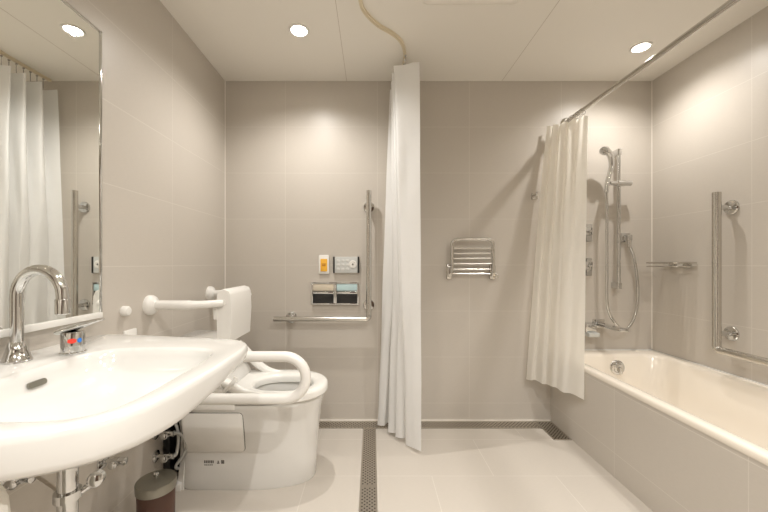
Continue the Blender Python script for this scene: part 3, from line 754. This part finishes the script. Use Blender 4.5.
# partition curtain
t = thing('partition_curtain', 'tall white fabric curtain hanging to the floor from the curved ceiling track', 'curtain', (0.17, 2.03, 0))
top = [(0.115, 2.235), (0.20, 2.225), (0.235, 2.19), (0.150, 2.155), (0.120, 2.125), (0.200, 2.115), (0.245, 2.085), (0.150, 2.055), (0.118, 2.025), (0.200, 2.020), (0.250, 1.995), (0.160, 1.975), (0.122, 1.950), (0.185, 1.945), (0.262, 1.925)]
bot = [(0.040, 2.235), (0.034, 2.185), (0.075, 2.165), (0.105, 2.215), (0.125, 2.150), (0.095, 2.095), (0.140, 2.075), (0.165, 2.120), (0.180, 2.060), (0.135, 2.035), (0.175, 2.010), (0.215, 2.030), (0.190, 1.965), (0.220, 1.915), (0.264, 1.868)]
b = curtain(top, bot, lambda u: CAM+1.108-0.010*abs(math.sin(u*13)), lambda u: 0.014+0.010*math.sin(u*11)**2, ease=0.9)
o = obj('fabric', b, 'curtain', t, smooth=180); add_solid(o, 0.0016)
for i in range(7):
    y = 1.965+i*0.042
    b = NB(); tube(b, [(0.188, y, H-0.018), (0.188, y, H-0.084)], 0.0022, 8); lathe(b, (0.188, y, H-0.022), (0, 0, 1), [(-0.004, 0.006), (0.0, 0.007), (0.003, 0.004)], 10); obj('hook', b, 'chrome', t)

# ceiling track
b = NB()
P = spline([(-0.060, 1.10, 0), (-0.060, 1.36, 0), (-0.052, 1.57, 0), (-0.030, 1.65, 0), (0.030, 1.735, 0), (0.105, 1.80, 0), (0.158, 1.87, 0), (0.184, 1.97, 0), (0.188, 2.08, 0), (0.188, 2.265, 0)], 8)
prof_ = [(-0.008, -0.006), (0.008, -0.006), (0.008, -0.020), (0.003, -0.020), (0.003, -0.017), (-0.003, -0.017), (-0.003, -0.020), (-0.008, -0.020)]
rings = []
for i, p in enumerate(P):
    d = (P[min(i+1, len(P)-1)]-P[max(i-1, 0)]).normalized(); nn = V((-d.y, d.x, 0))
    rings.append([p+nn*a+V((0, 0, H+z+0.006)) for a, z in prof_])
loft(b, rings)
tag(obj('curtain_track', b, mat('ivory_track_enamel', (0.70, 0.62, 0.46), 0.3)), 'slim S-curved cream curtain track fixed to the ceiling', 'curtain track')

# bath curtain rod
RX, RH = 1.262, CAM+0.915
t = thing('curtain_rod', 'straight steel curtain rod running high along the bathtub edge', 'curtain rod', (RX, 1.2, RH-0.02))
b = NB(); tube(b, [(RX, YB-0.006, RH), (RX, YF+0.006, RH)], 0.0125, 18); obj('rod', b, 'steel', t)
b = NB(); lathe(b, (RX, YB, RH), (0, -1, 0), [(0, 0.030), (0.006, 0.030), (0.012, 0.022), (0.022, 0.016)]); obj('wall_flange', b, 'steel', t)
b = NB(); lathe(b, (RX, YF, RH), (0, 1, 0), [(0, 0.030), (0.006, 0.030), (0.012, 0.022), (0.022, 0.016)]); obj('wall_flange', b, 'steel', t)
# bath curtain
t = thing('shower_curtain', 'ivory fabric shower curtain bunched at the wall end of the straight rod', 'curtain', (1.15, 2.13, 0.28))
top = [(1.128, 2.250), (1.145, 2.232), (1.158, 2.238), (1.176, 2.208), (1.192, 2.212), (1.208, 2.172), (1.224, 2.172), (1.238, 2.128), (1.256, 2.122), (1.266, 2.095), (1.278, 2.072)]
bot = [(0.985, 2.236), (1.005, 2.200), (1.028, 2.196), (1.042, 2.148), (1.066, 2.138), (1.070, 2.082), (1.090, 2.058), (1.096, 2.010), (1.116, 1.985), (1.130, 1.935), (1.147, 1.893)]
b = curtain(top, bot, lambda u: RH-0.030-0.012*abs(math.sin(u*14)), lambda u: 0.288+0.008*math.sin(u*9)**2, ease=0.85, wob=0.003, seedp=2.0)
o = obj('fabric', b, 'curtain_warm', t, smooth=180); add_solid(o, 0.0014)
for i in range(6):
    y = 2.10+i*0.026
    b = NB(); n = 20
    pts = [(RX+0.019*math.cos(2*PI*k/n), y+0.003*math.sin(2*PI*k/n), RH-0.006+0.021*math.sin(2*PI*k/n)) for k in range(n+1)]
    tube(b, pts, 0.0018, 8, cap=False); obj('ring', b, 'chrome', t)

# ------------------------------------------------------------------ camera, world, view
cd = bpy.data.cameras.new('camera'); co = bpy.data.objects.new('camera', cd); C.objects.link(co)
co.location = (0, 0, CAM); co.rotation_euler = (PI/2, 0, 0)
cd.sensor_width = 36; cd.lens = 350/768*36; cd.shift_x = 12/768; cd.shift_y = 7/768; cd.clip_start = 0.02
sc = bpy.context.scene; sc.camera = co
w = bpy.data.worlds.new('world'); sc.world = w; w.use_nodes = True
w.node_tree.nodes['Background'].inputs[0].default_value = (1, 0.95, 0.88, 1); w.node_tree.nodes['Background'].inputs[1].default_value = 0.2
sc.view_settings.view_transform = 'Standard'; sc.view_settings.look = 'None'; sc.view_settings.gamma = 1
sc.view_settings.exposure = 1.0; sc.view_settings.use_curve_mapping = False
sc.cycles.max_bounces = 10; sc.cycles.diffuse_bounces = 6; sc.cycles.glossy_bounces = 6
sc.cycles.sample_clamp_indirect = 6
